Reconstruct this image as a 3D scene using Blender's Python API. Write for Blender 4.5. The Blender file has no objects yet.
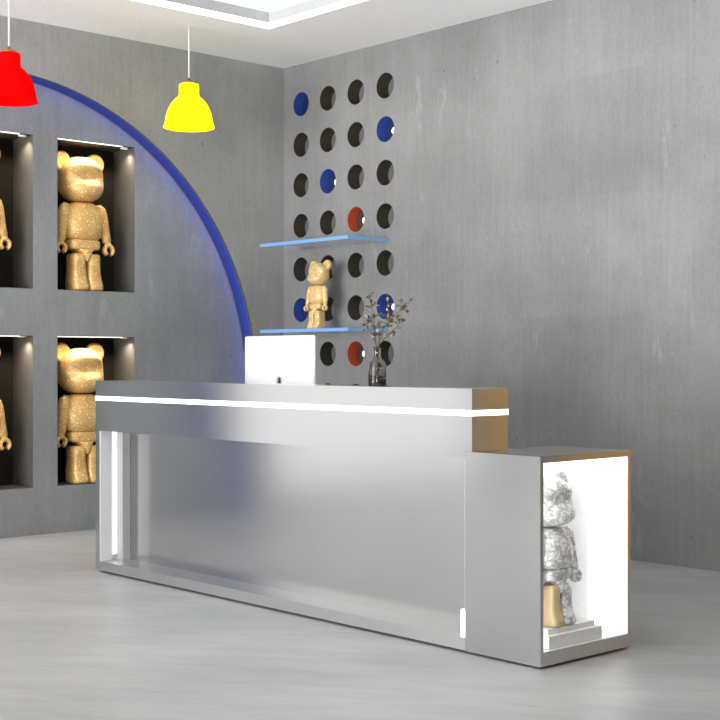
import bpy, math, random
from math import sin, cos, pi, radians
from mathutils import Vector
random.seed(7)
S = bpy.context.scene
COL = S.collection

# ------------------------------------------------------------------ helpers
class MB:
    """collects faces and links them as one mesh object"""
    def __init__(s):
        s.v = []; s.f = []; s.mi = []; s.sm = []; s.cur = 0; s.smooth = False
    def add(s, vs, fs):
        o = len(s.v); s.v += [tuple(p) for p in vs]
        for f in fs:
            s.f.append([i + o for i in f]); s.mi.append(s.cur); s.sm.append(s.smooth)
        return s
    def quad(s, a, b, c, d): return s.add([a, b, c, d], [(0, 1, 2, 3)])
    def box(s, x0, x1, y0, y1, z0, z1):
        v = [(x0,y0,z0),(x1,y0,z0),(x1,y1,z0),(x0,y1,z0),(x0,y0,z1),(x1,y0,z1),(x1,y1,z1),(x0,y1,z1)]
        return s.add(v, [(0,3,2,1),(4,5,6,7),(0,1,5,4),(1,2,6,5),(2,3,7,6),(3,0,4,7)])
    def loft(s, rings, cap=True, close=True):
        n = len(rings[0]); vs = [p for r in rings for p in r]; fs = []
        for i in range(len(rings) - 1):
            for j in range(n if close else n - 1):
                k = (j + 1) % n
                fs.append((i*n+j, i*n+k, (i+1)*n+k, (i+1)*n+j))
        if cap:
            fs.append(tuple(reversed(range(n)))); fs.append(tuple(range((len(rings)-1)*n, len(rings)*n)))
        return s.add(vs, fs)
    def lathe(s, prof, n=40, c=(0,0,0), closed=False):
        rings = [[(c[0]+r*cos(2*pi*k/n), c[1]+r*sin(2*pi*k/n), c[2]+z) for k in range(n)] for r, z in prof]
        if closed: rings.append(rings[0])
        return s.loft(rings, cap=not closed)
    def tube(s, pts, rad, n=10, cap=True, e=1.0):
        pts = [Vector(p) for p in pts]
        if not isinstance(rad, (list, tuple)): rad = [rad]*len(pts)
        rings = []; prev = None
        for i, p in enumerate(pts):
            t = (pts[min(i+1, len(pts)-1)] - pts[max(i-1, 0)]).normalized()
            if prev is None:
                a = Vector((1,0,0)) if abs(t.x) < .9 else Vector((0,1,0))
            else: a = prev
            a = (a - t*a.dot(t)).normalized(); b = t.cross(a); prev = a
            rings.append([p + a*cos(2*pi*k/n)*rad[i]*e + b*sin(2*pi*k/n)*rad[i] for k in range(n)])
        return s.loft(rings, cap)
    def ball(s, c, r, n=16, m=10):
        if not isinstance(r, (list, tuple)): r = (r, r, r)
        rings = []
        for i in range(m + 1):
            th = max(1e-3, min(pi - 1e-3, pi*i/m))
            rings.append([(c[0]+r[0]*sin(th)*cos(2*pi*k/n), c[1]+r[1]*sin(th)*sin(2*pi*k/n), c[2]-r[2]*cos(th)) for k in range(n)])
        return s.loft(rings)
    def build(s, name, mats, parent=None, bevel=0, subsurf=0, uv=False, kind=None):
        me = bpy.data.meshes.new(name); me.from_pydata(s.v, [], s.f)
        if not isinstance(mats, (list, tuple)): mats = [mats]
        for m in mats: me.materials.append(m)
        for p, mi, sm in zip(me.polygons, s.mi, s.sm):
            p.material_index = mi; p.use_smooth = sm
        if uv:
            me.update()
            L = me.uv_layers.new(name='grain')
            for p in me.polygons:
                n = [abs(c) for c in p.normal]; ax = n.index(max(n))
                for li in p.loop_indices:
                    co = me.vertices[me.loops[li].vertex_index].co
                    L.data[li].uv = (co.z, co.x) if ax == 1 else (co.z, co.y) if ax == 0 else (co.y, co.x)
        me.update()
        ob = bpy.data.objects.new(name, me); COL.objects.link(ob)
        if parent: ob.parent = parent
        if kind: ob['kind'] = kind
        if bevel:
            b = ob.modifiers.new('edge', 'BEVEL'); b.width = bevel; b.segments = 3; b.limit_method = 'ANGLE'
        if subsurf:
            b = ob.modifiers.new('round', 'SUBSURF'); b.levels = subsurf; b.render_levels = subsurf
        return ob

def tag(o, label, cat, group=None):
    o['label'] = label; o['category'] = cat
    if group: o['group'] = group
    return o
def thing(name, label, cat, loc=(0,0,0), rz=0, group=None, scale=1):
    o = bpy.data.objects.new(name, None); COL.objects.link(o); o.empty_display_size = .1
    o.location = loc; o.rotation_euler = (0, 0, rz); o.scale = (scale,)*3
    return tag(o, label, cat, group)
def copy_tree(o, parent=None):
    c = o.copy(); COL.objects.link(c); c.parent = parent
    for ch in list(o.children): copy_tree(ch, c)
    return c
def sring(cx, cy, z, a, b, n=2.0, k=40):
    out = []
    for i in range(k):
        t = 2*pi*i/k; c, q = cos(t), sin(t)
        out.append((cx + a*math.copysign(abs(c)**(2/n), c), cy + b*math.copysign(abs(q)**(2/n), q), z))
    return out
def sstep(a, b, x):
    t = max(0, min(1, (x-a)/(b-a))); return t*t*(3-2*t)

# ------------------------------------------------------------------ materials
class N:
    def __init__(s, name):
        s.m = bpy.data.materials.new(name); s.m.use_nodes = True
        s.t = s.m.node_tree; s.b = s.t.nodes['Principled BSDF']
    def n(s, kind, **kw):
        q = s.t.nodes.new(kind)
        for k, v in kw.items():
            if k in q.inputs: q.inputs[k].default_value = v
            else: setattr(q, k, v)
        return q
    def l(s, a, b): s.t.links.new(a, b)
    def turned(s, scale, rz):
        tc = s.n('ShaderNodeTexCoord'); mp = s.n('ShaderNodeMapping'); mp.vector_type = 'TEXTURE'
        mp.inputs['Scale'].default_value = scale; mp.inputs['Rotation'].default_value = (0, 0, rz)
        s.l(tc.outputs['Object'], mp.inputs['Vector']); return mp.outputs['Vector']
    def coords(s, scale, rot=(0,0,0)):
        tc = s.n('ShaderNodeTexCoord'); mp = s.n('ShaderNodeMapping')
        mp.inputs['Scale'].default_value = scale; mp.inputs['Rotation'].default_value = rot
        s.l(tc.outputs['Object'], mp.inputs['Vector']); return mp.outputs['Vector']
    def noise(s, scale, vec, detail=4, rough=.55):
        q = s.n('ShaderNodeTexNoise'); q.inputs['Scale'].default_value = scale
        q.inputs['Detail'].default_value = detail; q.inputs['Roughness'].default_value = rough
        s.l(vec, q.inputs['Vector']); return q.outputs['Fac']
    def ramp(s, fac, stops):
        q = s.n('ShaderNodeValToRGB'); e = q.color_ramp.elements
        while len(e) < len(stops): e.new(.5)
        for el, (p, c) in zip(e, stops):
            el.position = p; el.color = (c, c, c, 1) if isinstance(c, (int, float)) else (*c, 1)
        s.l(fac, q.inputs['Fac']); return q.outputs['Color']
    def mix(s, mode, fac, a, b):
        q = s.n('ShaderNodeMixRGB'); q.blend_type = mode
        for inp, val in (('Fac', fac), ('Color1', a), ('Color2', b)):
            if isinstance(val, (int, float)): q.inputs[inp].default_value = val if inp == 'Fac' else (val, val, val, 1)
            elif isinstance(val, tuple): q.inputs[inp].default_value = (*val, 1)
            else: s.l(val, q.inputs[inp])
        return q.outputs['Color']
    def set(s, **kw):
        for k, v in kw.items():
            k = k.replace('_', ' ')
            if isinstance(v, tuple) and len(v) == 3: v = (*v, 1)
            s.b.inputs[k].default_value = v
        return s
    def bump(s, h, strength=.2, dist=.01):
        q = s.n('ShaderNodeBump'); q.inputs['Strength'].default_value = strength; q.inputs['Distance'].default_value = dist
        s.l(h, q.inputs['Height']); s.l(q.outputs['Normal'], s.b.inputs['Normal'])

def plain(name, col, rough=.5, metal=0, emit=None, es=0, spec=.5):
    m = N(name); m.set(Base_Color=col, Roughness=rough, Metallic=metal, Specular_IOR_Level=spec)
    # faint mottling keeps the surface from reading as flat paint
    v = m.coords((1,1,1)); c = m.ramp(m.noise(40, v), [(.3, tuple(x*.95 for x in col)), (.7, tuple(min(1, x*1.03) for x in col))])
    m.l(c, m.b.inputs['Base Color'])
    if emit: m.set(Emission_Color=emit, Emission_Strength=es)
    return m.m
def glow(name, col, strength):
    m = N(name); m.set(Base_Color=(.8,.8,.8), Emission_Color=col, Emission_Strength=strength); return m.m

def concrete(name, base, streak_axis):
    m = N(name)
    big = m.ramp(m.noise(.9, m.coords((1,1,1)), 5, .6), [(.36, .84), (.64, 1.12)])
    fine = m.ramp(m.noise(3, m.coords((9,9,.55)), 5, .65), [(.32, .94), (.68, 1.05)])
    grain = m.ramp(m.noise(55, m.coords((1,1,.6)), 3, .6), [(.3, .93), (.7, 1.06)])
    # broad cast panels
    br = m.n('ShaderNodeTexBrick'); br.offset = .37
    for k, v in (('Scale', 1.0), ('Mortar Size', .0), ('Brick Width', .95), ('Row Height', .75)): br.inputs[k].default_value = v
    br.inputs['Color1'].default_value = (.93,.93,.93,1); br.inputs['Color2'].default_value = (1.05,1.05,1.05,1)
    mp = m.coords((1,1,1), (radians(90) if streak_axis == 'x' else radians(90), 0, 0 if streak_axis == 'x' else radians(90)))
    m.l(mp, br.inputs['Vector'])
    c = m.mix('MULTIPLY', 1, base, big); c = m.mix('MULTIPLY', 1, c, fine); c = m.mix('MULTIPLY', 1, c, grain)
    c = m.mix('MULTIPLY', .6, c, br.outputs['Color'])
    # white scuffs, tall and thin
    sc = m.ramp(m.noise(1.6, m.coords((3.4,3.4,1.1)), 6, .72), [(.60, 0.0), (.70, 1.0)])
    c = m.mix('MIX', m.mix('MULTIPLY', 1, sc, .40), c, (.42,.42,.42))
    # small dark pits
    pt = m.n('ShaderNodeTexVoronoi'); pt.inputs['Scale'].default_value = 6.5; m.l(m.coords((1,1,.7)), pt.inputs['Vector'])
    pit = m.ramp(pt.outputs['Distance'], [(.0, 1.0), (.03, .7), (.07, 0.0)])
    c = m.mix('MIX', m.mix('MULTIPLY', 1, m.mix('MULTIPLY', 1, pit, .7), m.ramp(m.noise(5, m.coords((1,1,1)), 2), [(.42, 0.0), (.56, 1.0)])), c, (.05,.05,.05))
    m.l(c, m.b.inputs['Base Color']); m.set(Roughness=.78, Specular_IOR_Level=.25)
    m.bump(m.noise(30, m.coords((1,1,.4)), 5, .65), .12, .01)
    return m.m

M = {}
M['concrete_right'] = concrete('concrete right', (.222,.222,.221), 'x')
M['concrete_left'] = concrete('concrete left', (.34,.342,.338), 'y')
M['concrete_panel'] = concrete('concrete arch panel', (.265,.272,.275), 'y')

def floor_mat():
    m = N('polished concrete floor'); ang = radians(36)
    a = m.ramp(m.noise(1.1, m.turned((1.3,.7,1), ang), 6, .62), [(.36, .88), (.64, 1.08)])
    b = m.ramp(m.noise(5, m.turned((2.2,.55,1), ang), 7, .72), [(.34, .90), (.68, 1.08)])
    s = m.ramp(m.noise(7, m.turned((2.0,.34,1), ang), 8, .78), [(.585, 0.0), (.68, 1.0)])
    w = m.ramp(m.noise(6, m.turned((2.4,.40,1), ang + .12), 8, .76), [(.60, 0.0), (.70, 1.0)])
    c = m.mix('MULTIPLY', 1, (.345,.35,.35), a); c = m.mix('MULTIPLY', 1, c, b)
    c = m.mix('MIX', m.mix('MULTIPLY', 1, s, .38), c, (.20,.20,.20))
    c = m.mix('MIX', m.mix('MULTIPLY', 1, w, .35), c, (.58,.58,.58))
    m.l(c, m.b.inputs['Base Color']); m.set(Roughness=.42, Specular_IOR_Level=.35)
    m.bump(m.noise(8, m.turned((2,.4,1), ang), 5, .7), .05, .01)
    return m.m
M['floor'] = floor_mat()

def steel(name, col, rough, aniso=.75):
    m = N(name); m.set(Base_Color=col, Metallic=1.0, Roughness=rough, Anisotropic=aniso)
    tn = m.n('ShaderNodeTangent'); tn.direction_type = 'UV_MAP'; tn.uv_map = 'grain'
    m.l(tn.outputs['Tangent'], m.b.inputs['Tangent'])
    f = m.ramp(m.noise(8, m.coords((.6,.6,55)), 3, .6), [(.3, tuple(x*.985 for x in col)), (.7, tuple(min(1,x*1.015) for x in col))])
    m.l(f, m.b.inputs['Base Color'])
    return m.m
M['steel'] = steel('brushed steel', (.66,.66,.655), .19, .5)
M['steel_top'] = steel('polished steel top', (.64,.64,.635), .16, .0)
M['mirror'] = plain('pale mirror lining', (.92,.92,.92), .30, .25)
M['grey_profile'] = plain('grey profile', (.30,.30,.30), .5)
M['lip_dark'] = plain('dark arch lip', (.07,.07,.072), .7)
M['steel_plinth'] = steel('brushed steel plinth', (.66,.66,.655), .3, .3)
M['white_paint'] = plain('white ceiling paint', (.94,.94,.94), .7, spec=.2)
M['cove_grey'] = plain('cove band grey', (.42,.43,.44), .6, spec=.2)  # cove band set darker than the white soffit
M['white_gloss'] = plain('white gloss lacquer', (.86,.86,.86), .16)
M['white_matte'] = plain('white matte', (.82,.82,.82), .5)
M['dark'] = plain('niche back shade', (.018,.016,.014), .8, spec=.1)  # near-black colour carries the shadow behind the bear
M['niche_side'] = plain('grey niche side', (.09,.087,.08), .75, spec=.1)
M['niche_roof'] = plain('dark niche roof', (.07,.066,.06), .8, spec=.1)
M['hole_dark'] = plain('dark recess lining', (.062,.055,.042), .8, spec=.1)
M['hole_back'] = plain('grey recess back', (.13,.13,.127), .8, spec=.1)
M['blue_side'] = plain('blue recess lining', (.025,.07,.33), .6, emit=(.015,.045,.24), es=.12)  # faint emission here and on the navy back stands for led light
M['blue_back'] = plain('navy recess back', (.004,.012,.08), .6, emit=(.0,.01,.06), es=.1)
M['red_side'] = plain('red recess lining', (.40,.055,.014), .6, emit=(.5,.06,.01), es=.12)  # faint emission stands for lamp light on the red lining
M['red_back'] = plain('dark red recess back', (.05,.022,.014), .7)
M['led'] = glow('white led', (1,1,.98), 2.2)
M['led_soft'] = glow('soft white led', (1,1,.98), 1.6)
M['led_case'] = glow('case led', (1,1,.98), 1.6)
M['led_case_strong'] = glow('case fill led', (1,1,.98), 3.2)
M['led_opening'] = glow('opening led', (1,1,.98), .9)
M['glowing_lining'] = glow('glowing case lining', (1,1,.99), 1.0)
M['led_return'] = glow('return led', (1,1,.98), 1.15)
M['return_grey'] = plain('return panel grey', (.62,.62,.62), .45)
M['led_niche'] = glow('niche led', (1,.96,.88), 1.6)
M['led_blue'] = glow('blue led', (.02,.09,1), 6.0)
M['painted_glow'] = plain('blue glow tint', (.03,.045,.095), .7)  # blue put into the colour to imitate the led glow
M['edge_blue'] = plain('lit blue acrylic edge', (.16,.33,.60), .3, emit=(.16,.36,.66), es=.2)
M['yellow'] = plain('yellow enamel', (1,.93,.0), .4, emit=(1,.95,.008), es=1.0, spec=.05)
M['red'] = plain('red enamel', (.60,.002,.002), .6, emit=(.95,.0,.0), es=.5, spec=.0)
M['cable'] = plain('pale braided cable', (.70,.69,.67), .7)
M['brass'] = plain('brown cord grip', (.35,.20,.08), .4, .6)
M['black'] = plain('black plastic', (.012,.012,.012), .5)
M['aluminium'] = plain('silver aluminium', (.80,.80,.81), .35, .15)
M['white_plastic'] = plain('white casing', (.62,.63,.64), .5)
M['wood'] = plain('warm wood panel', (.42,.25,.085), .5, spec=.2)
M['twig'] = plain('brown twig', (.09,.07,.045), .8)
M['leaf'] = plain('dried olive leaf', (.075,.06,.035), .7)
M['leaf_pale'] = plain('dried pale leaf', (.42,.33,.20), .7)

def acrylic():
    m = N('clear blue acrylic'); m.set(Base_Color=(.72,.82,.95), Roughness=.08, Transmission_Weight=.0, Alpha=.28, Emission_Color=(.2,.4,.8), Emission_Strength=.05)
    c = m.ramp(m.noise(3, m.coords((1,1,1))), [(.3, (.60,.70,.85)), (.7, (.68,.78,.9))]); m.l(c, m.b.inputs['Base Color'])
    return m.m
M['acrylic'] = acrylic()
def smoke_glass():
    m = N('smoked glass'); m.set(Base_Color=(.62,.62,.60), Roughness=.03, Transmission_Weight=1.0, IOR=1.25)
    c = m.ramp(m.noise(3, m.coords((1,1,1))), [(.3, (.74,.74,.72)), (.7, (.78,.78,.76))]); m.l(c, m.b.inputs['Base Color'])
    return m.m
M['glass'] = smoke_glass()
M['glass_base'] = plain('dark glass base', (.02,.02,.018), .1)

def glitter(name, dark, mid, light, scale, metal, rough):
    m = N(name)
    vo = m.n('ShaderNodeTexVoronoi'); vo.inputs['Scale'].default_value = scale; m.l(m.coords((1,1,1)), vo.inputs['Vector'])
    sep = m.n('ShaderNodeSeparateColor'); m.l(vo.outputs['Color'], sep.inputs['Color'])
    c = m.ramp(sep.outputs['Red'], [(.0, dark), (.45, mid), (.88, mid), (.97, light)])
    n = m.ramp(m.noise(9, m.coords((1,1,1)), 3), [(.3, .86), (.7, 1.1)])
    c = m.mix('MULTIPLY', 1, c, n)
    m.l(c, m.b.inputs['Base Color']); m.set(Metallic=metal, Roughness=rough)
    m.bump(sep.outputs['Green'], .22, .004)
    return m.m
M['gold'] = glitter('gold glitter', (.62,.36,.105), (.76,.47,.155), (1,.86,.55), 120, .12, .44)
M['tan'] = glitter('tan glitter', (.62,.41,.16), (.74,.51,.22), (.95,.8,.55), 60, .1, .4)
def veined():
    m = N('white veined')
    w = m.noise(10, m.coords((1,1,1)), 4, .6)
    d = m.ramp(w, [(.44, 0.0), (.485, 1.0), (.515, 1.0), (.56, 0.0)])
    w2 = m.noise(20, m.coords((1,1,1.2)), 4, .6)
    d2 = m.ramp(w2, [(.46, 0.0), (.495, 1.0), (.51, 1.0), (.55, 0.0)])
    dd = m.mix('LIGHTEN', 1, d, d2)
    c = m.mix('MIX', m.mix('MULTIPLY', 1, dd, .6), (.9,.9,.9), (.16,.16,.16))
    g = m.ramp(m.noise(2.6, m.coords((1,1,1)), 2), [(.60, 0.0), (.64, 1.0)])
    c = m.mix('MIX', g, c, (.75,.52,.24))
    m.l(c, m.b.inputs['Base Color']); m.set(Roughness=.35)
    return m.m
M['veined'] = veined()
M['tan_leg'] = plain('tan leg', (.72,.55,.32), .4)

# ------------------------------------------------------------------ setting
WH = 3.535          # soffit height
XR, YF = 10.5, -10.5
YL = -4.86          # end of the left wall

b = MB(); b.box(-.6, XR, YF, .2, -.1, 0)
b.build('floor', M['floor'], kind='structure')

# --- left wall with the arched recess
YC, ZC, RA = -2.455, .995, 2.187
LIP, GR, PX = .03, .09, -.13
NA = 96
arc = [(YC + RA*cos(pi - pi*i/NA), ZC + RA*sin(pi - pi*i/NA)) for i in range(NA+1)]
arc2 = [(YC + (RA+GR)*cos(pi - pi*i/NA), ZC + (RA+GR)*sin(pi - pi*i/NA)) for i in range(NA+1)]
b = MB()
b.quad((0,YL,0), (0,YC-RA,0), (0,YC-RA,WH), (0,YL,WH)); b.quad((0,YC+RA,0), (0,0.2,0), (0,0.2,WH), (0,YC+RA,WH))
outl = [(YC-RA,0)] + arc + [(YC+RA,0)]
outl2 = [(YC-RA-GR,0)] + arc2 + [(YC+RA+GR,0)]
for (y0,z0),(y1,z1) in zip(arc, arc[1:]): b.quad((0,y0,z0), (0,y1,z1), (0,y1,WH), (0,y0,WH))
for (y0,z0),(y1,z1) in zip(outl, outl[1:]): b.cur = 1; b.quad((0,y0,z0), (0,y1,z1), (-LIP,y1,z1), (-LIP,y0,z0)); b.cur = 0
for p0, p1, q0, q1 in zip(outl, outl[1:], outl2, outl2[1:]):
    b.quad((-LIP,*p0), (-LIP,*p1), (-LIP,*q1), (-LIP,*q0))
    b.quad((-LIP,*q0), (-LIP,*q1), (PX,*q1), (PX,*q0))
b.quad((0,YL,0), (0,YL,WH), (-.6,YL,WH), (-.6,YL,0))
wall_left = b.build('wall_left', [M['concrete_left'], M['lip_dark']], kind='structure')

# panel inside the arch, pierced by the display niches
NY = [(-1.944, -1.307), (-2.772, -2.135), (-3.600, -2.963)]
NZ = [(1.714, 2.784), (.329, 1.386)]
ND = .29
ys = sorted([YC-RA-GR, YC+RA+GR] + [y for p in NY for y in p]); zs = sorted([0, ZC+RA+GR] + [z for p in NZ for z in p])
b = MB()
for y0, y1 in zip(ys, ys[1:]):
    for z0, z1 in zip(zs, zs[1:]):
        if (y0, y1) in NY and (z0, z1) in NZ: continue
        b.quad((PX,y0,z0), (PX,y1,z0), (PX,y1,z1), (PX,y0,z1))
panel = b.build('arch_panel', M['concrete_panel'], wall_left)
def arch_line(x, r): return [(x, YC-r, .0)] + [(x, YC+r*cos(pi-pi*k/NA), ZC+r*sin(pi-pi*k/NA)) for k in range(NA+1)] + [(x, YC+r, .0)]
def arch_band(m, p, q):
    for k in range(len(p)-1): m.quad(p[k], p[k+1], q[k+1], q[k])
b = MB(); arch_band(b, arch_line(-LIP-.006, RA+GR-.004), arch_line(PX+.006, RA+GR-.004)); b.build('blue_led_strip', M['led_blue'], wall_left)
b = MB(); arch_band(b, arch_line(PX+.004, RA-.012), arch_line(PX+.004, RA+GR-.006)); b.build('painted_glow_band', M['painted_glow'], wall_left)  # band of painted-in blue glow along the arch rim

lights = []
def lamp(name, kind, loc, energy, col=(1,1,1), rot=None, **kw):
    L = bpy.data.lights.new(name, kind); L.energy = energy; L.color = col
    for k, v in kw.items(): setattr(L, k, v)
    o = bpy.data.objects.new(name, L); COL.objects.link(o); o.location = loc
    if rot: o.rotation_euler = rot
    return o

for (y0, y1) in NY:
    for (z0, z1) in NZ:
        x0 = PX - ND; b = MB()
        b.quad((PX,y0,z0), (PX,y1,z0), (x0,y1,z0), (x0,y0,z0))
        b.quad((PX,y0,z0), (x0,y0,z0), (x0,y0,z1), (PX,y0,z1)); b.quad((PX,y1,z0), (x0,y1,z0), (x0,y1,z1), (PX,y1,z1))
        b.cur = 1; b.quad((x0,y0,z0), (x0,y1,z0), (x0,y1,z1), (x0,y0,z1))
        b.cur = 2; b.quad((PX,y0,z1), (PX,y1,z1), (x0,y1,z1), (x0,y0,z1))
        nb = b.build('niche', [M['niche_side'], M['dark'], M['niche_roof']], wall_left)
        b = MB(); b.box(PX-.018, PX-.005, y0+.004, y1-.10, z1-.006, z1-.001); b.build('led_strip', M['led_niche'], nb)
        b = MB(); b.smooth = True; b.lathe([(.030,-.001), (.030,-.010), (.024,-.010), (.020,-.004)], 24, (PX-.065, y1-.045, z1)); b.build('downlight', M['white_matte'], nb)
        lamp('niche_spot', 'SPOT', (PX-.04, y1-.04, z1-.02), 8.0, (1,.84,.60), (0,radians(16),0), spot_size=radians(110), spot_blend=.9, shadow_soft_size=.012)
        lamp('niche_area', 'AREA', (PX-.06, (y0+y1)/2-.03, z1-.012), 2.5, (1,.86,.62), None, shape='RECTANGLE', size=.06, size_y=.40, spread=radians(120))

# --- right wall with the grid of round recesses
HX = [.215, .535, .855, 1.176]; HZ = [3.221, 2.903, 2.586, 2.268, 1.926, 1.608, 1.264, .946]
HR, HD, HC = .094, .118, .155
NS = 32
def sq(t):
    c, s_ = cos(t), sin(t); k = max(abs(c), abs(s_)); return c/k, s_/k
b = MB()
xs = sorted([0, 3, 6.1, XR] + [v for x in HX for v in (x-HC, x+HC)])
zs = sorted([0, WH] + [v for z in HZ for v in (z-HC, z+HC)])
for x0, x1 in zip(xs, xs[1:]):
    for z0, z1 in zip(zs, zs[1:]):
        cx, cz = (x0+x1)/2, (z0+z1)/2
        if any(abs(cx-x) < .02 for x in HX) and any(abs(cz-z) < .005 for z in HZ):
            o = []; i_ = []
            for k in range(NS):
                t = 2*pi*k/NS; q = sq(t); o.append((cx+q[0]*HC, 0, cz+q[1]*HC)); i_.append((cx+HR*cos(t), 0, cz+HR*sin(t)))
            b.loft([o, i_], cap=False)
        else: b.quad((x0,0,z0), (x1,0,z0), (x1,0,z1), (x0,0,z1))
b.build('wall_right', M['concrete_right'], kind='structure')

def recess(side, back, spot, HD=.118):
    t = thing('round_recess', '', 'wall recess', group='round recesses in the right wall')
    b = MB(); b.smooth = True
    rg = [[(HR*cos(2*pi*k/40), y, HR*sin(2*pi*k/40)) for k in range(40)] for y in (0.0, HD)]
    b.loft(rg, cap=False); b.build('lining', side, t)
    b = MB(); b.add([(HR*cos(2*pi*k/40), HD, HR*sin(2*pi*k/40)) for k in range(40)], [tuple(range(40))]); b.build('back_disc', back, t)
    if spot:
        b = MB(); b.loft([[(r*cos(2*pi*k/28), y, r*sin(2*pi*k/28)) for k in range(28)] for r, y in ((.024, HD-.0005), (.024, HD-.003), (.020, HD-.004))]); b.build('spot_lamp', M['led_soft'], t)
    return t
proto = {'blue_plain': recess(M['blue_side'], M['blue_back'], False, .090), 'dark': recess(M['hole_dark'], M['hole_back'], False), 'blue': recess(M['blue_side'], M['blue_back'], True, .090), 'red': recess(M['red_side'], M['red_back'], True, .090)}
used = set()
colour = {(0,0): 'blue_plain', (1,3): 'blue', (2,1): 'blue', (5,0): 'blue_plain', (5,3): 'blue', (3,2): 'red', (6,2): 'red'}
ROW = ['top row', 'second row from the top', 'third row from the top', 'fourth row, just above the upper shelf', 'fifth row, just below the upper shelf',
       'sixth row, just above the lower shelf', 'seventh row, just below the lower shelf', 'bottom row behind the counter']
CN = ['nearest the corner', 'second from the corner', 'third from the corner', 'farthest from the corner']
for r, z in enumerate(HZ):
    for c, x in enumerate(HX):
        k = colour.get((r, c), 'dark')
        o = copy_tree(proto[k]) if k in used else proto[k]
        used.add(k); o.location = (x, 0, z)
        o['label'] = f"{'dark' if k == 'dark' else 'lit ' + k.split('_')[0]} round wall recess, {ROW[r]}, {CN[c]}"

# timber panelling further along the right wall, beyond the desk
b = MB(); b.box(6.0, 6.9, -.03, 0, 0, WH); b.build('trim_1', M['wood'], kind='structure')

b = MB(); b.box(XR, XR+.1, YF, .2, 0, 3.98); b.build('wall_end', M['concrete_right'], kind='structure')
b = MB(); b.box(2.0, XR, YF-.1, YF, 0, 3.98); b.build('wall_back', M['concrete_right'], kind='structure')
# --- ceiling: dropped soffit along both walls, lit cove, raised ceiling
SX, SY = .925, -.881
b = MB(); b.box(-.1, SX, YL, .2, WH, WH+.14); b.box(SX, XR, SY, .2, WH, WH+.14)
# raised part
b.box(-.6, XR, YF, .2, 3.98, 4.1)
# cove walls above the soffit, set back
b.box(SX-.09, SX-.06, YL, SY+.06, WH+.13, 3.98); b.box(SX-.09, XR, SY+.06, SY+.09, WH+.13, 3.98)
b.build('ceiling', M['white_paint'], kind='structure')
b = MB(); b.box(SX, SX+.008, YL, SY-.008, WH+.04, WH+.112); b.box(SX, XR, SY-.008, SY, WH+.04, WH+.112)
b.build('trim_2', M['cove_grey'], kind='structure')
b = MB(); b.box(SX+.001, SX+.008, YL, SY-.008, WH-.002, WH+.039); b.box(SX+.001, XR, SY-.008, SY-.001, WH-.002, WH+.039)
tag(b.build('ceiling_led_strip', M['led']), 'bright white light strip running around the stepped ceiling edge', 'light strip')

# ------------------------------------------------------------------ reception desk
D = -2.6525; X0, X1 = 1.557, 4.473; XE = 4.5125; SH = .84; CHT = 1.10; ZB = .065; ZO = .812
YB = D + .222      # back of the raised ledge
desk = thing('reception_desk', 'long brushed steel reception desk with a raised ledge and white light lines', 'reception desk', ((X0+X1)/2, D+.3, 0))
def dk(o):  # parts are modelled in world units; move them into the desk's frame
    o.parent = desk; o.matrix_parent_inverse.translation = (-(X0+X1)/2, -(D+.3), 0); return o
b = MB()
LZ0, LZ1 = .987, 1.011
b.box(X0, XE, D, YB, LZ1, CHT)
b.box(X0, XE, D, YB, SH, LZ0)
b.box(X0, X1, D, YB, ZO, SH)
dk(b.build('fascia', M['steel'], uv=True))
b = MB(); b.box(X0-.002, XE+.002, D-.002, YB+.002, LZ0, LZ1); dk(b.build('fascia_light_line', M['led']))
b = MB(); b.box(X0, X0+.041, D, D+.60, .012, ZO); dk(b.build('end_panel', M['steel'], uv=True))
b = MB(); b.box(X0+.041, X1, D, D+.19, .012, ZB); dk(b.build('plinth', M['steel_plinth'], uv=True))
b = MB(); b.box(X0+.03, X1, D+.03, D+.55, 0, .012); dk(b.build('toe_kick', M['black']))
b = MB(); b.box(X0+.041, X1, D+.17, D+.19, ZB, ZO); dk(b.build('front_panel', M['steel'], uv=True))
xr = X0+.041
b = MB(); b.box(xr, xr+.004, D+.004, D+.083, ZB, ZO); dk(b.build('return_panel', M['return_grey']))
b = MB(); b.box(xr, xr+.060, D+.1175, D+.169, ZB, ZO); dk(b.build('return_fin', M['grey_profile']))
b = MB(); b.box(xr, xr+.006, D+.082, D+.114, ZB+.03, ZO-.001); dk(b.build('return_light_line', M['led_return']))
b = MB(); b.box(X1-.028, X1, D+.004, D+.030, ZB, ZB+.115); dk(b.build('corner_light', M['led_return']))
b = MB(); b.box(X1-.008, X1, D+.004, D+.03, ZB+.115, ZO); dk(b.build('corner_profile', M['grey_profile']))
b = MB(); b.box(xr+.06, X1-.04, D+.145, D+.166, ZO-.008, ZO-.001); dk(b.build('opening_light', M['led_opening']))
b = MB(); b.box(X0+.041, X1, D+.19, D+.78, .735, .76); dk(b.build('work_surface', M['white_matte'], bevel=.003))
b = MB(); b.box(X1-.03, X1, D+.19, D+.76, 0.012, .735); dk(b.build('side_panel', M['steel'], uv=True))

# ------------------------------------------------------------------ display case at the desk's right end
CX0, CX1, CY0, CY1 = X1+.0008, 4.8787, D, D+.587; SH -= .001
case = thing('display_case', 'low steel display case with a bright open end, joined to the right of the desk', 'display case', ((CX0+CX1)/2, (CY0+CY1)/2, 0))
def ck(o):
    o.parent = case; o.matrix_parent_inverse.translation = (-(CX0+CX1)/2, -(CY0+CY1)/2, 0); return o
b = MB(); t = .019; XI = 4.672
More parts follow.
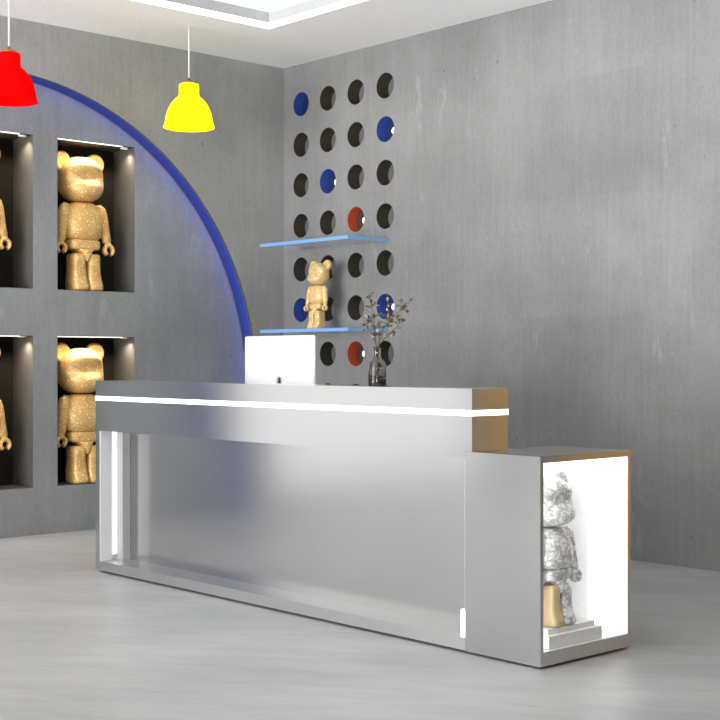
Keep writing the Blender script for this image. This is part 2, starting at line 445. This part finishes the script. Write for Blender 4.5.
# shell: front, top, rear, bottom and inner end, opening toward +x
b.box(CX0, CX1, CY0, CY0+t, .010, SH); b.box(CX0, CX1, CY1-t, CY1, .010, SH-.002)
b.box(CX0, CX1, CY0+t, CY1-t, SH-.024, SH-.002); b.box(CX0, CX1, CY0+t, CY1-t, .010, ZB-.002); b.box(CX0, CX0+.02, CY0+t, CY1-t, ZB-.002, SH-.024)
ck(b.build('shell', M['steel'], uv=True))
b = MB(); b.box(XE+.0025, CX1, CY0+.0005, CY1, SH-.0019, SH); ck(b.build('top_panel', M['steel_top'], uv=True))
b = MB(); b.box(CX0+.03, CX1-.02, CY0+.03, CY1-.03, 0, .010); ck(b.build('toe_kick', M['black']))
b = MB(); a = t+.003; z1 = SH-.027
b.box(XI-.006, XI, CY0+a, CY1-a, ZB, z1); b.box(XI, CX1-.004, CY0+t+.0005, CY0+a+.001, ZB, z1)
b.box(XI, CX1-.004, CY0+a, CY1-a, z1, z1+.002); b.box(XI, CX1-.004, CY0+a, CY1-a, ZB-.0015, ZB)
ck(b.build('white_lining', M['white_gloss']))
b = MB(); b.box(XI, CX1-.004, CY1-a-.001, CY1-t-.0005, ZB, z1); ck(b.build('glowing_rear_lining', M['glowing_lining']))  # rear lining made to glow so the case turns white inside
b = MB(); b.box(CX1-.075, CX1-.022, CY0+a+.0015, CY0+a+.008, ZB+.02, z1-.02); ck(b.build('hidden_fill_lamp', M['led_case_strong']))  # hidden lamp added to brighten the bear's near side
b = MB(); b.box(XI+.001, XI+.03, CY0+.03, CY1-.03, .735, z1-.002); ck(b.build('lamp_cornice', M['led_case']))
b = MB(); b.box(XI+.06, CX1-.03, CY0+.06, CY1-.06, z1-.012, z1-.001); ck(b.build('ceiling_lamp', M['led_case']))
# stepped plinth for the figure
pl = thing('display_plinth', 'white two-step plinth inside the bright display case', 'plinth', (4.765, -2.407, ZB+.0005))
b = MB(); b.box(-.085, .095, -.170, .170, 0, .052); b.build('lower_step', M['white_matte'], pl, bevel=.0015)
b = MB(); b.box(-.085, .072, -.150, .150, .052, .074); b.build('upper_step', M['white_matte'], pl, bevel=.0015)

# ------------------------------------------------------------------ bear figurines (face toward +x, unit height)
def make_bear(label, mat, legmat=None, group=None):
    t = thing('bear_figurine', label, 'figurine', group=group)
    legmat = legmat or mat
    # head
    b = MB(); b.smooth = True; rings = []
    nu, nv = 72, 48; A, B, Cc, n = .122, .166, .166, 2.55; zc = .808
    for i in range(nv+1):
        ph = max(.004, min(pi-.004, pi*i/nv)); rg = []
        for k in range(nu):
            th = 2*pi*k/nu
            d = (sin(ph)*cos(th), sin(ph)*sin(th), -cos(ph))
            q = (abs(d[0])**n + abs(d[1])**n + abs(d[2])**n)**(1/n)
            x, y, z = d[0]/q*A, d[1]/q*B, zc + d[2]/q*Cc
            low = (zc - z)/Cc
            y *= 1 + .05*max(0, low) - .06*max(0, -low)**1.5
            fr = sstep(.1, .9, x/A)
            sn = math.exp(-abs((z-.716)/.072)**2.4)*math.exp(-abs(y/.128)**3.5)
            dent = math.exp(-((z-.832)/.045)**2)*math.exp(-abs(y/.13)**2.2)
            x += fr*(.060*sn - .024*dent) - .010
            x += fr*.012*math.exp(-((z-.89)/.04)**2)
            rg.append((x, y, max(z, .640)))
        rings.append(rg)
    b.loft(rings); b.build('head', mat, t)
    # ears
    for s in (-1, 1):
        b = MB(); b.smooth = True; rings = []
        for x, r in ((-.045,.03), (-.044,.052), (-.036,.066), (-.02,.072), (0,.074), (.016,.072), (.027,.064), (.031,.050), (.026,.040), (.022,.012)):
            rings.append([(x-.050, s*.139 + r*cos(2*pi*k/36), .938 + r*sin(2*pi*k/36)*1.02) for k in range(36)])
        b.loft(rings); b.build('ear', mat, t)
    # torso
    b = MB(); b.smooth = True
    prof = [(.352,.085,.060),(.356,.118,.086),(.372,.136,.104),(.41,.150,.120),(.46,.150,.122),(.51,.142,.112),(.56,.128,.098),(.60,.112,.084),(.615,.095,.070),(.622,.07,.05)]
    b.loft([sring(.004, 0, z+.018, dx, wy, 2.7, 48) for z, wy, dx in prof]); b.build('torso', mat, t)
    # hips
    b = MB(); b.smooth = True
    b.loft([sring(.012, 0, z+.022, dx, wy, 4.5, 48) for z, wy, dx in [(.276,.098,.070),(.279,.114,.080),(.29,.120,.085),(.335,.120,.085),(.345,.114,.08),(.350,.10,.07)]])
    b.loft([sring(.02, 0, z, dx, wy, 4, 32) for z, wy, dx in [(.212,.010,.072),(.216,.016,.084),(.250,.024,.088),(.285,.050,.088),(.30,.07,.085)]]); b.build('hips', mat, t)
    # legs
    for s in (-1, 1):
        b = MB(); b.smooth = True
        rs = [(0,0,.066,.050),(.004,.012,.086,.055),(.02,.016,.094,.0575),(.05,.012,.090,.0575),(.085,.002,.080,.057),(.13,0,.075,.053),(.17,0,.074,.049),(.245,0,.073,.049),(.260,0,.070,.046),(.268,0,.056,.038)]
        b.loft([sring(ox+.03, s*.060, z, dx, wy, 4.5, 40) for z, ox, dx, wy in rs]); b.build('leg', legmat, t)
    # arms with open gripping hands
    for s in (-1, 1):
        b = MB(); b.smooth = True
        P = [(0,.118,.606),(0,.135,.598),(0,.151,.578),(.002,.163,.545),(.006,.172,.50),(.012,.184,.44),(.020,.196,.385),(.026,.204,.35),(.027,.206,.338)]
        R = [.012,.034,.046,.048,.046,.040,.035,.031,.022]
        b.tube([(x+.018, s*y*.93, z+.014) for x, y, z in P], R, 20); a = b.build('arm', mat, t)
        b = MB(); b.smooth = True
        ctr = (.054, s*.196, .304); rings = []
        for i in range(19):
            th = radians(-60 + 300*i/18 - 0)   # open toward the floor
            rm = .034; rings.append([])
            for k in range(14):
                u = 2*pi*k/14; rr = rm + .0145*cos(u)
                rings[-1].append((ctr[0] + .026*sin(u), ctr[1] + rr*cos(th), ctr[2] + rr*sin(th)))
        b.loft(rings)
        b.tube([(.046, s*.192, .366), (.050, s*.195, .334)], [.026, .024], 16)
        b.build('hand', mat, a)
    return t
bear = make_bear('gold glittery bear figurine standing in the upper lit niche below the yellow lamp', M['gold'], group='gold bears in the wall niches')
bx = -.265
bear.location = (bx, -1.675, NZ[0][0]+.001)
for (y, z, lab) in [(-1.675, NZ[1][0]+.001, 'gold glittery bear figurine in the lower lit niche, partly hidden by the desk end'),
                    (-2.503, NZ[0][0]+.001, 'gold bear figurine cut off by the left edge, in the upper niche'),
                    (-2.503, NZ[1][0]+.001, 'gold bear figurine cut off by the left edge, in the lower niche')]:
    o = copy_tree(bear); o.location = (bx, y, z); o['label'] = lab
def recolour(o, f):
    for ch in o.children_recursive:
        if ch.type == 'MESH':
            m2 = ch.data.copy(); ch.data = m2; m2.materials.clear(); m2.materials.append(f(ch))
sb = copy_tree(bear); del sb['group']; recolour(sb, lambda c: M['tan'])
sb['label'] = 'small tan bear figurine standing on the lower blue shelf'
sb.location = (.665, -.205, 1.448); sb.rotation_euler = (0, 0, radians(-87)); sb.scale = (.51,)*3
cb = copy_tree(bear); del cb['group']; recolour(cb, lambda c: M['tan_leg'] if c.name.startswith('leg') and c.data.vertices[0].co.y < 0 else M['veined'])
cb['label'] = 'white veined bear figurine with tan patches inside the bright display case'
cb.location = (4.762, -2.448, ZB+.075); cb.scale = (.615,)*3

# ------------------------------------------------------------------ blue shelves
def make_shelf(z, lab):
    x0, x1, d, h = .206, 1.216, .40, .024
    t = thing('wall_shelf', lab, 'shelf', (x0, 0, z-h), group='blue acrylic shelves')
    w = x1-x0
    b = MB(); b.box(0.004, w-.004, -d+.004, 0, .001, h-.001); b.build('acrylic_board', M['acrylic'], t)
    b = MB(); b.box(0, w, -d, -d+.004, 0, h); b.box(w-.004, w, -d+.004, 0, 0, h); b.build('lit_edge', M['edge_blue'], t)
    return t
make_shelf(2.102, 'upper blue lit acrylic shelf on the wall, empty')
make_shelf(1.447, 'lower blue lit acrylic shelf on the wall, holding the small tan bear')

# ------------------------------------------------------------------ pendant lamps
def make_pendant(x, y, zb, mat, lab):
    t = thing('pendant_lamp', lab, 'pendant lamp', (x, y, zb), group='dome pendant lamps')
    b = MB(); b.smooth = True; r = .178
    out = [(r,0),(r*.985,.012),(.168,.03),(.163,.065),(.150,.115),(.125,.165),(.095,.20),(.074,.218),(.070,.232),(.070,.290),(.066,.302),(.045,.308)]
    inn = [(max(.004, q-.004), max(0, z-.003)) for q, z in reversed(out)]
    b.lathe(out + inn, 56, closed=True); b.build('lamp_shade', mat, t)
    b = MB(); b.smooth = True; b.lathe([(.046,.304),(.046,.316),(.030,.322),(.012,.33),(.008,.345)], 28); b.build('cord_grip', M['brass'], t)
    b = MB(); b.smooth = True; b.tube([(0,0,.34), (0,0,.6), (0,0,WH-zb-.001)], .0062, 12); b.build('cable', M['cable'], t)
    b = MB(); b.smooth = True; b.ball((0,0,.12), (.04,.04,.055)); b.lathe([(.02,.16),(.02,.22)], 20); b.build('bulb', M['led_soft'], t)
make_pendant(.6, -1.332, 2.832, M['yellow'], 'bright yellow dome pendant lamp hanging in front of the arch')
make_pendant(.6, -2.698, 2.838, M['red'], 'bright red dome pendant lamp at the left edge of the photo')

# ------------------------------------------------------------------ computer on the desk (back toward the viewer)
mon = thing('desktop_computer', 'white all-in-one computer seen from behind, standing on the desk', 'computer', (2.55, -2.1, .761))
w, z0, z1 = .305, .135, .591
b = MB(); b.smooth = False
def rr(y, w, z0, z1, r, k=6):
    out = []
    for cx, cz, a0 in ((w-r, z0+r, -90), (w-r, z1-r, 0), (-w+r, z1-r, 90), (-w+r, z0+r, 180)):
        for i in range(k+1):
            a = radians(a0 + 90*i/k); out.append((cx+r*cos(a), y, cz+r*sin(a)))
    return out
b.smooth = True
b.loft([rr(.010, w-.002, z0+.002, z1-.002, .012), rr(.008, w, z0, z1, .012), rr(.002, w, z0, z1, .012), rr(-.008, w-.012, z0+.012, z1-.012, .02), rr(-.022, w-.08, z0+.07, z1-.08, .05), rr(-.030, w-.17, z0+.13, z1-.15, .05)])
b.build('casing', M['white_plastic'], mon)
b = MB(); b.box(-w+.014, w-.014, .0102, .0112, z0+.07, z1-.014); b.build('screen', M['black'], mon)
b = MB()
sec = [(-.034,.365),(-.040,.372),(-.052,.366),(-.094,.02),(-.094,.008),(-.082,.008)]
b.loft([[(x, y, z) for y, z in sec] for x in (-.048, .048)]); b.build('stand_neck', M['white_plastic'], mon, bevel=.003)
b = MB(); b.box(-.095, .095, -.095, .095, 0, .008); b.build('stand_base', M['aluminium'], mon, bevel=.002)
b = MB(); b.loft([[(x, y, z) for y, z in ((-.033,.29),(-.050,.29),(-.040,.358),(-.038,.362))] for x in (.0485, .060)]); b.build('shade_wedge', M['black'], mon)  # thin black wedge standing for the shade beside the neck

# ------------------------------------------------------------------ vase with dried twigs
VX, VY = 3.83, -2.552
vs = thing('glass_vase', 'small smoked glass bottle vase standing on the desk ledge', 'vase', (VX, VY, CHT))
b = MB(); b.smooth = True
out = [(.036,0),(.041,.004),(.0415,.02),(.0415,.085),(.039,.102),(.030,.116),(.0185,.126),(.0165,.135),(.0165,.172),(.0185,.178)]
inn = [(.0165,.177),(.0145,.171),(.0145,.136),(.0165,.128),(.028,.114),(.0365,.10),(.039,.085),(.039,.041),(.034,.038),(.004,.037)]
b.lathe(out + inn, 40, closed=False); b.build('bottle', M['glass'], vs)
b = MB(); b.smooth = True; b.lathe([(.034,.0015),(.040,.006),(.0408,.02),(.0405,.036),(.004,.0365)], 36); b.build('dark_base', M['glass_base'], vs)
def twig(pts, nl, lab, seed, pale=.2):
    rnd = random.Random(seed)
    t = thing('dried_branch', lab, 'branch', (VX, VY, CHT), group='dried branches in the vase')
    # screen-right on the photo is mostly +x/+y; the branches spread along u in that direction
    ux, uy = .672, .740
    W = [Vector((u*ux - w_*uy, u*uy + w_*ux, z)) for u, z, w_ in pts]
    path = []
    for a, c in zip(W, W[1:]):
        for i in range(5): path.append(a.lerp(c, i/5))
    path.append(W[-1])
    b = MB(); b.smooth = True; b.tube(path, [.0022*(1-.6*i/len(path)) for i in range(len(path))], 6)
    L = MB(); L2 = MB()
    start = len(path)*0.45
    for _ in range(nl):
        i = int(rnd.uniform(start, len(path)-1)); p = path[i]
        dirv = Vector((rnd.uniform(-1,1), rnd.uniform(-1,1), rnd.uniform(-.4,1))).normalized()
        st = rnd.uniform(.008, .03); q = p + dirv*st
        b.tube([p, q], .0011, 5)
        ln, wd = rnd.uniform(.012, .024), rnd.uniform(.005, .010)
        side = dirv.cross(Vector((rnd.uniform(-1,1), rnd.uniform(-1,1), rnd.uniform(-1,1)))).normalized(); up = dirv.cross(side)
        tgt = L2 if rnd.random() < pale else L
        v = [q, q+dirv*ln*.35+side*wd+up*.002, q+dirv*ln*.75+side*wd*.7, q+dirv*ln, q+dirv*ln*.75-side*wd*.7, q+dirv*ln*.35-side*wd+up*.002, q+dirv*ln*.45+up*.003]
        tgt.add(v, [(6,0,1),(6,1,2),(6,2,3),(6,3,4),(6,4,5),(6,5,0)])
        if rnd.random() < .5: tgt.ball(tuple(q), .0042, 8, 6)
    b.build('stem', M['twig'], t); L.build('leaves', M['leaf'], t)
    if L2.f: L2.build('pale_leaves', M['leaf_pale'], t)
twig([(.0,.045,0),(.004,.175,.0),(.01,.24,.01),(.06,.30,.01),(.105,.345,.0),(.145,.385,-.01)], 30, 'dried branch in the vase reaching farthest to the right', 3)
twig([(.0,.045,0),(-.004,.175,.0),(-.012,.26,-.01),(-.02,.34,-.02),(-.04,.425,-.02)], 26, 'dried branch in the vase rising upright at the left', 4)
twig([(.005,.045,0),(.0,.175,.004),(-.018,.22,.02),(-.045,.27,.03),(-.07,.33,.03)], 18, 'short dried branch in the vase leaning left', 5, .35)
twig([(.0,.045,.005),(.003,.175,.0),(.03,.27,-.02),(.05,.34,-.03),(.045,.43,-.03)], 22, 'dried branch in the vase rising upright, just right of the middle', 6)
twig([(-.005,.045,.0),(.002,.175,.0),(.035,.22,.02),(.08,.255,.02),(.105,.30,.01)], 20, 'low dried branch in the vase with pale leaves leaning right', 8, .5)

# ------------------------------------------------------------------ light
W = bpy.data.worlds.new('daylight'); S.world = W; W.use_nodes = True
bg = W.node_tree.nodes['Background']; bg.inputs['Color'].default_value = (1, 1, 1, 1); bg.inputs['Strength'].default_value = .34
lamp('ceiling_fill', 'AREA', (4.6, -4.6, 3.95), 40, (1,1,1), None, shape='RECTANGLE', size=5, size_y=5)  # unseen lamp added to brighten the room from above
lamp('side_fill', 'AREA', (3.2, -9.8, 2.2), 60, (1,1,1), (radians(90),0,0), shape='RECTANGLE', size=5, size_y=3)  # unseen fill lamp facing the right wall, no opening behind it

lamp('left_reflection_fill', 'AREA', (-.4, -6.5, 1.1), 17, (1,1,1), (0,radians(-90),0), shape='RECTANGLE', size=1.9, size_y=3.2)  # unseen source added and sized for the bright reflection in the steel
u2 = lamp('upward_fill', 'AREA', (7.6, -6.6, 1.2), 80, (1,1,1), None, shape='DISK', size=1.5, spread=radians(90))  # unseen lamp added to brighten the right-hand soffit
u2.rotation_euler = (Vector((4.6,-.2,5.2)) - Vector((7.6,-6.6,1.2))).to_track_quat('-Z','Y').to_euler()
up = lamp('upward_fill', 'AREA', (2.8, -9.4, 1.3), 470, (1,1,1), None, shape='DISK', size=4.6, spread=radians(115))  # unseen lamp added to lift the ceiling and upper walls
up.rotation_euler = (Vector((2.4,-.2,6.0)) - Vector((2.8,-9.4,1.3))).to_track_quat('-Z','Y').to_euler()

# ------------------------------------------------------------------ camera
cam = bpy.data.cameras.new('camera'); co = bpy.data.objects.new('camera', cam); COL.objects.link(co)
f, yaw = 1342.6, .7371
cam.sensor_fit = 'HORIZONTAL'; cam.sensor_width = 36; cam.lens = 36*f/720
co.location = (8.3112, -6.7263, 1.2222)
cam.shift_y = (359.33-360)/720*1.0
cam.clip_start = .05
co.rotation_euler = (radians(90), 0, math.atan2(cos(yaw), sin(yaw)))
S.camera = co
S.view_settings.view_transform = 'Standard'
S.view_settings.look = 'None'
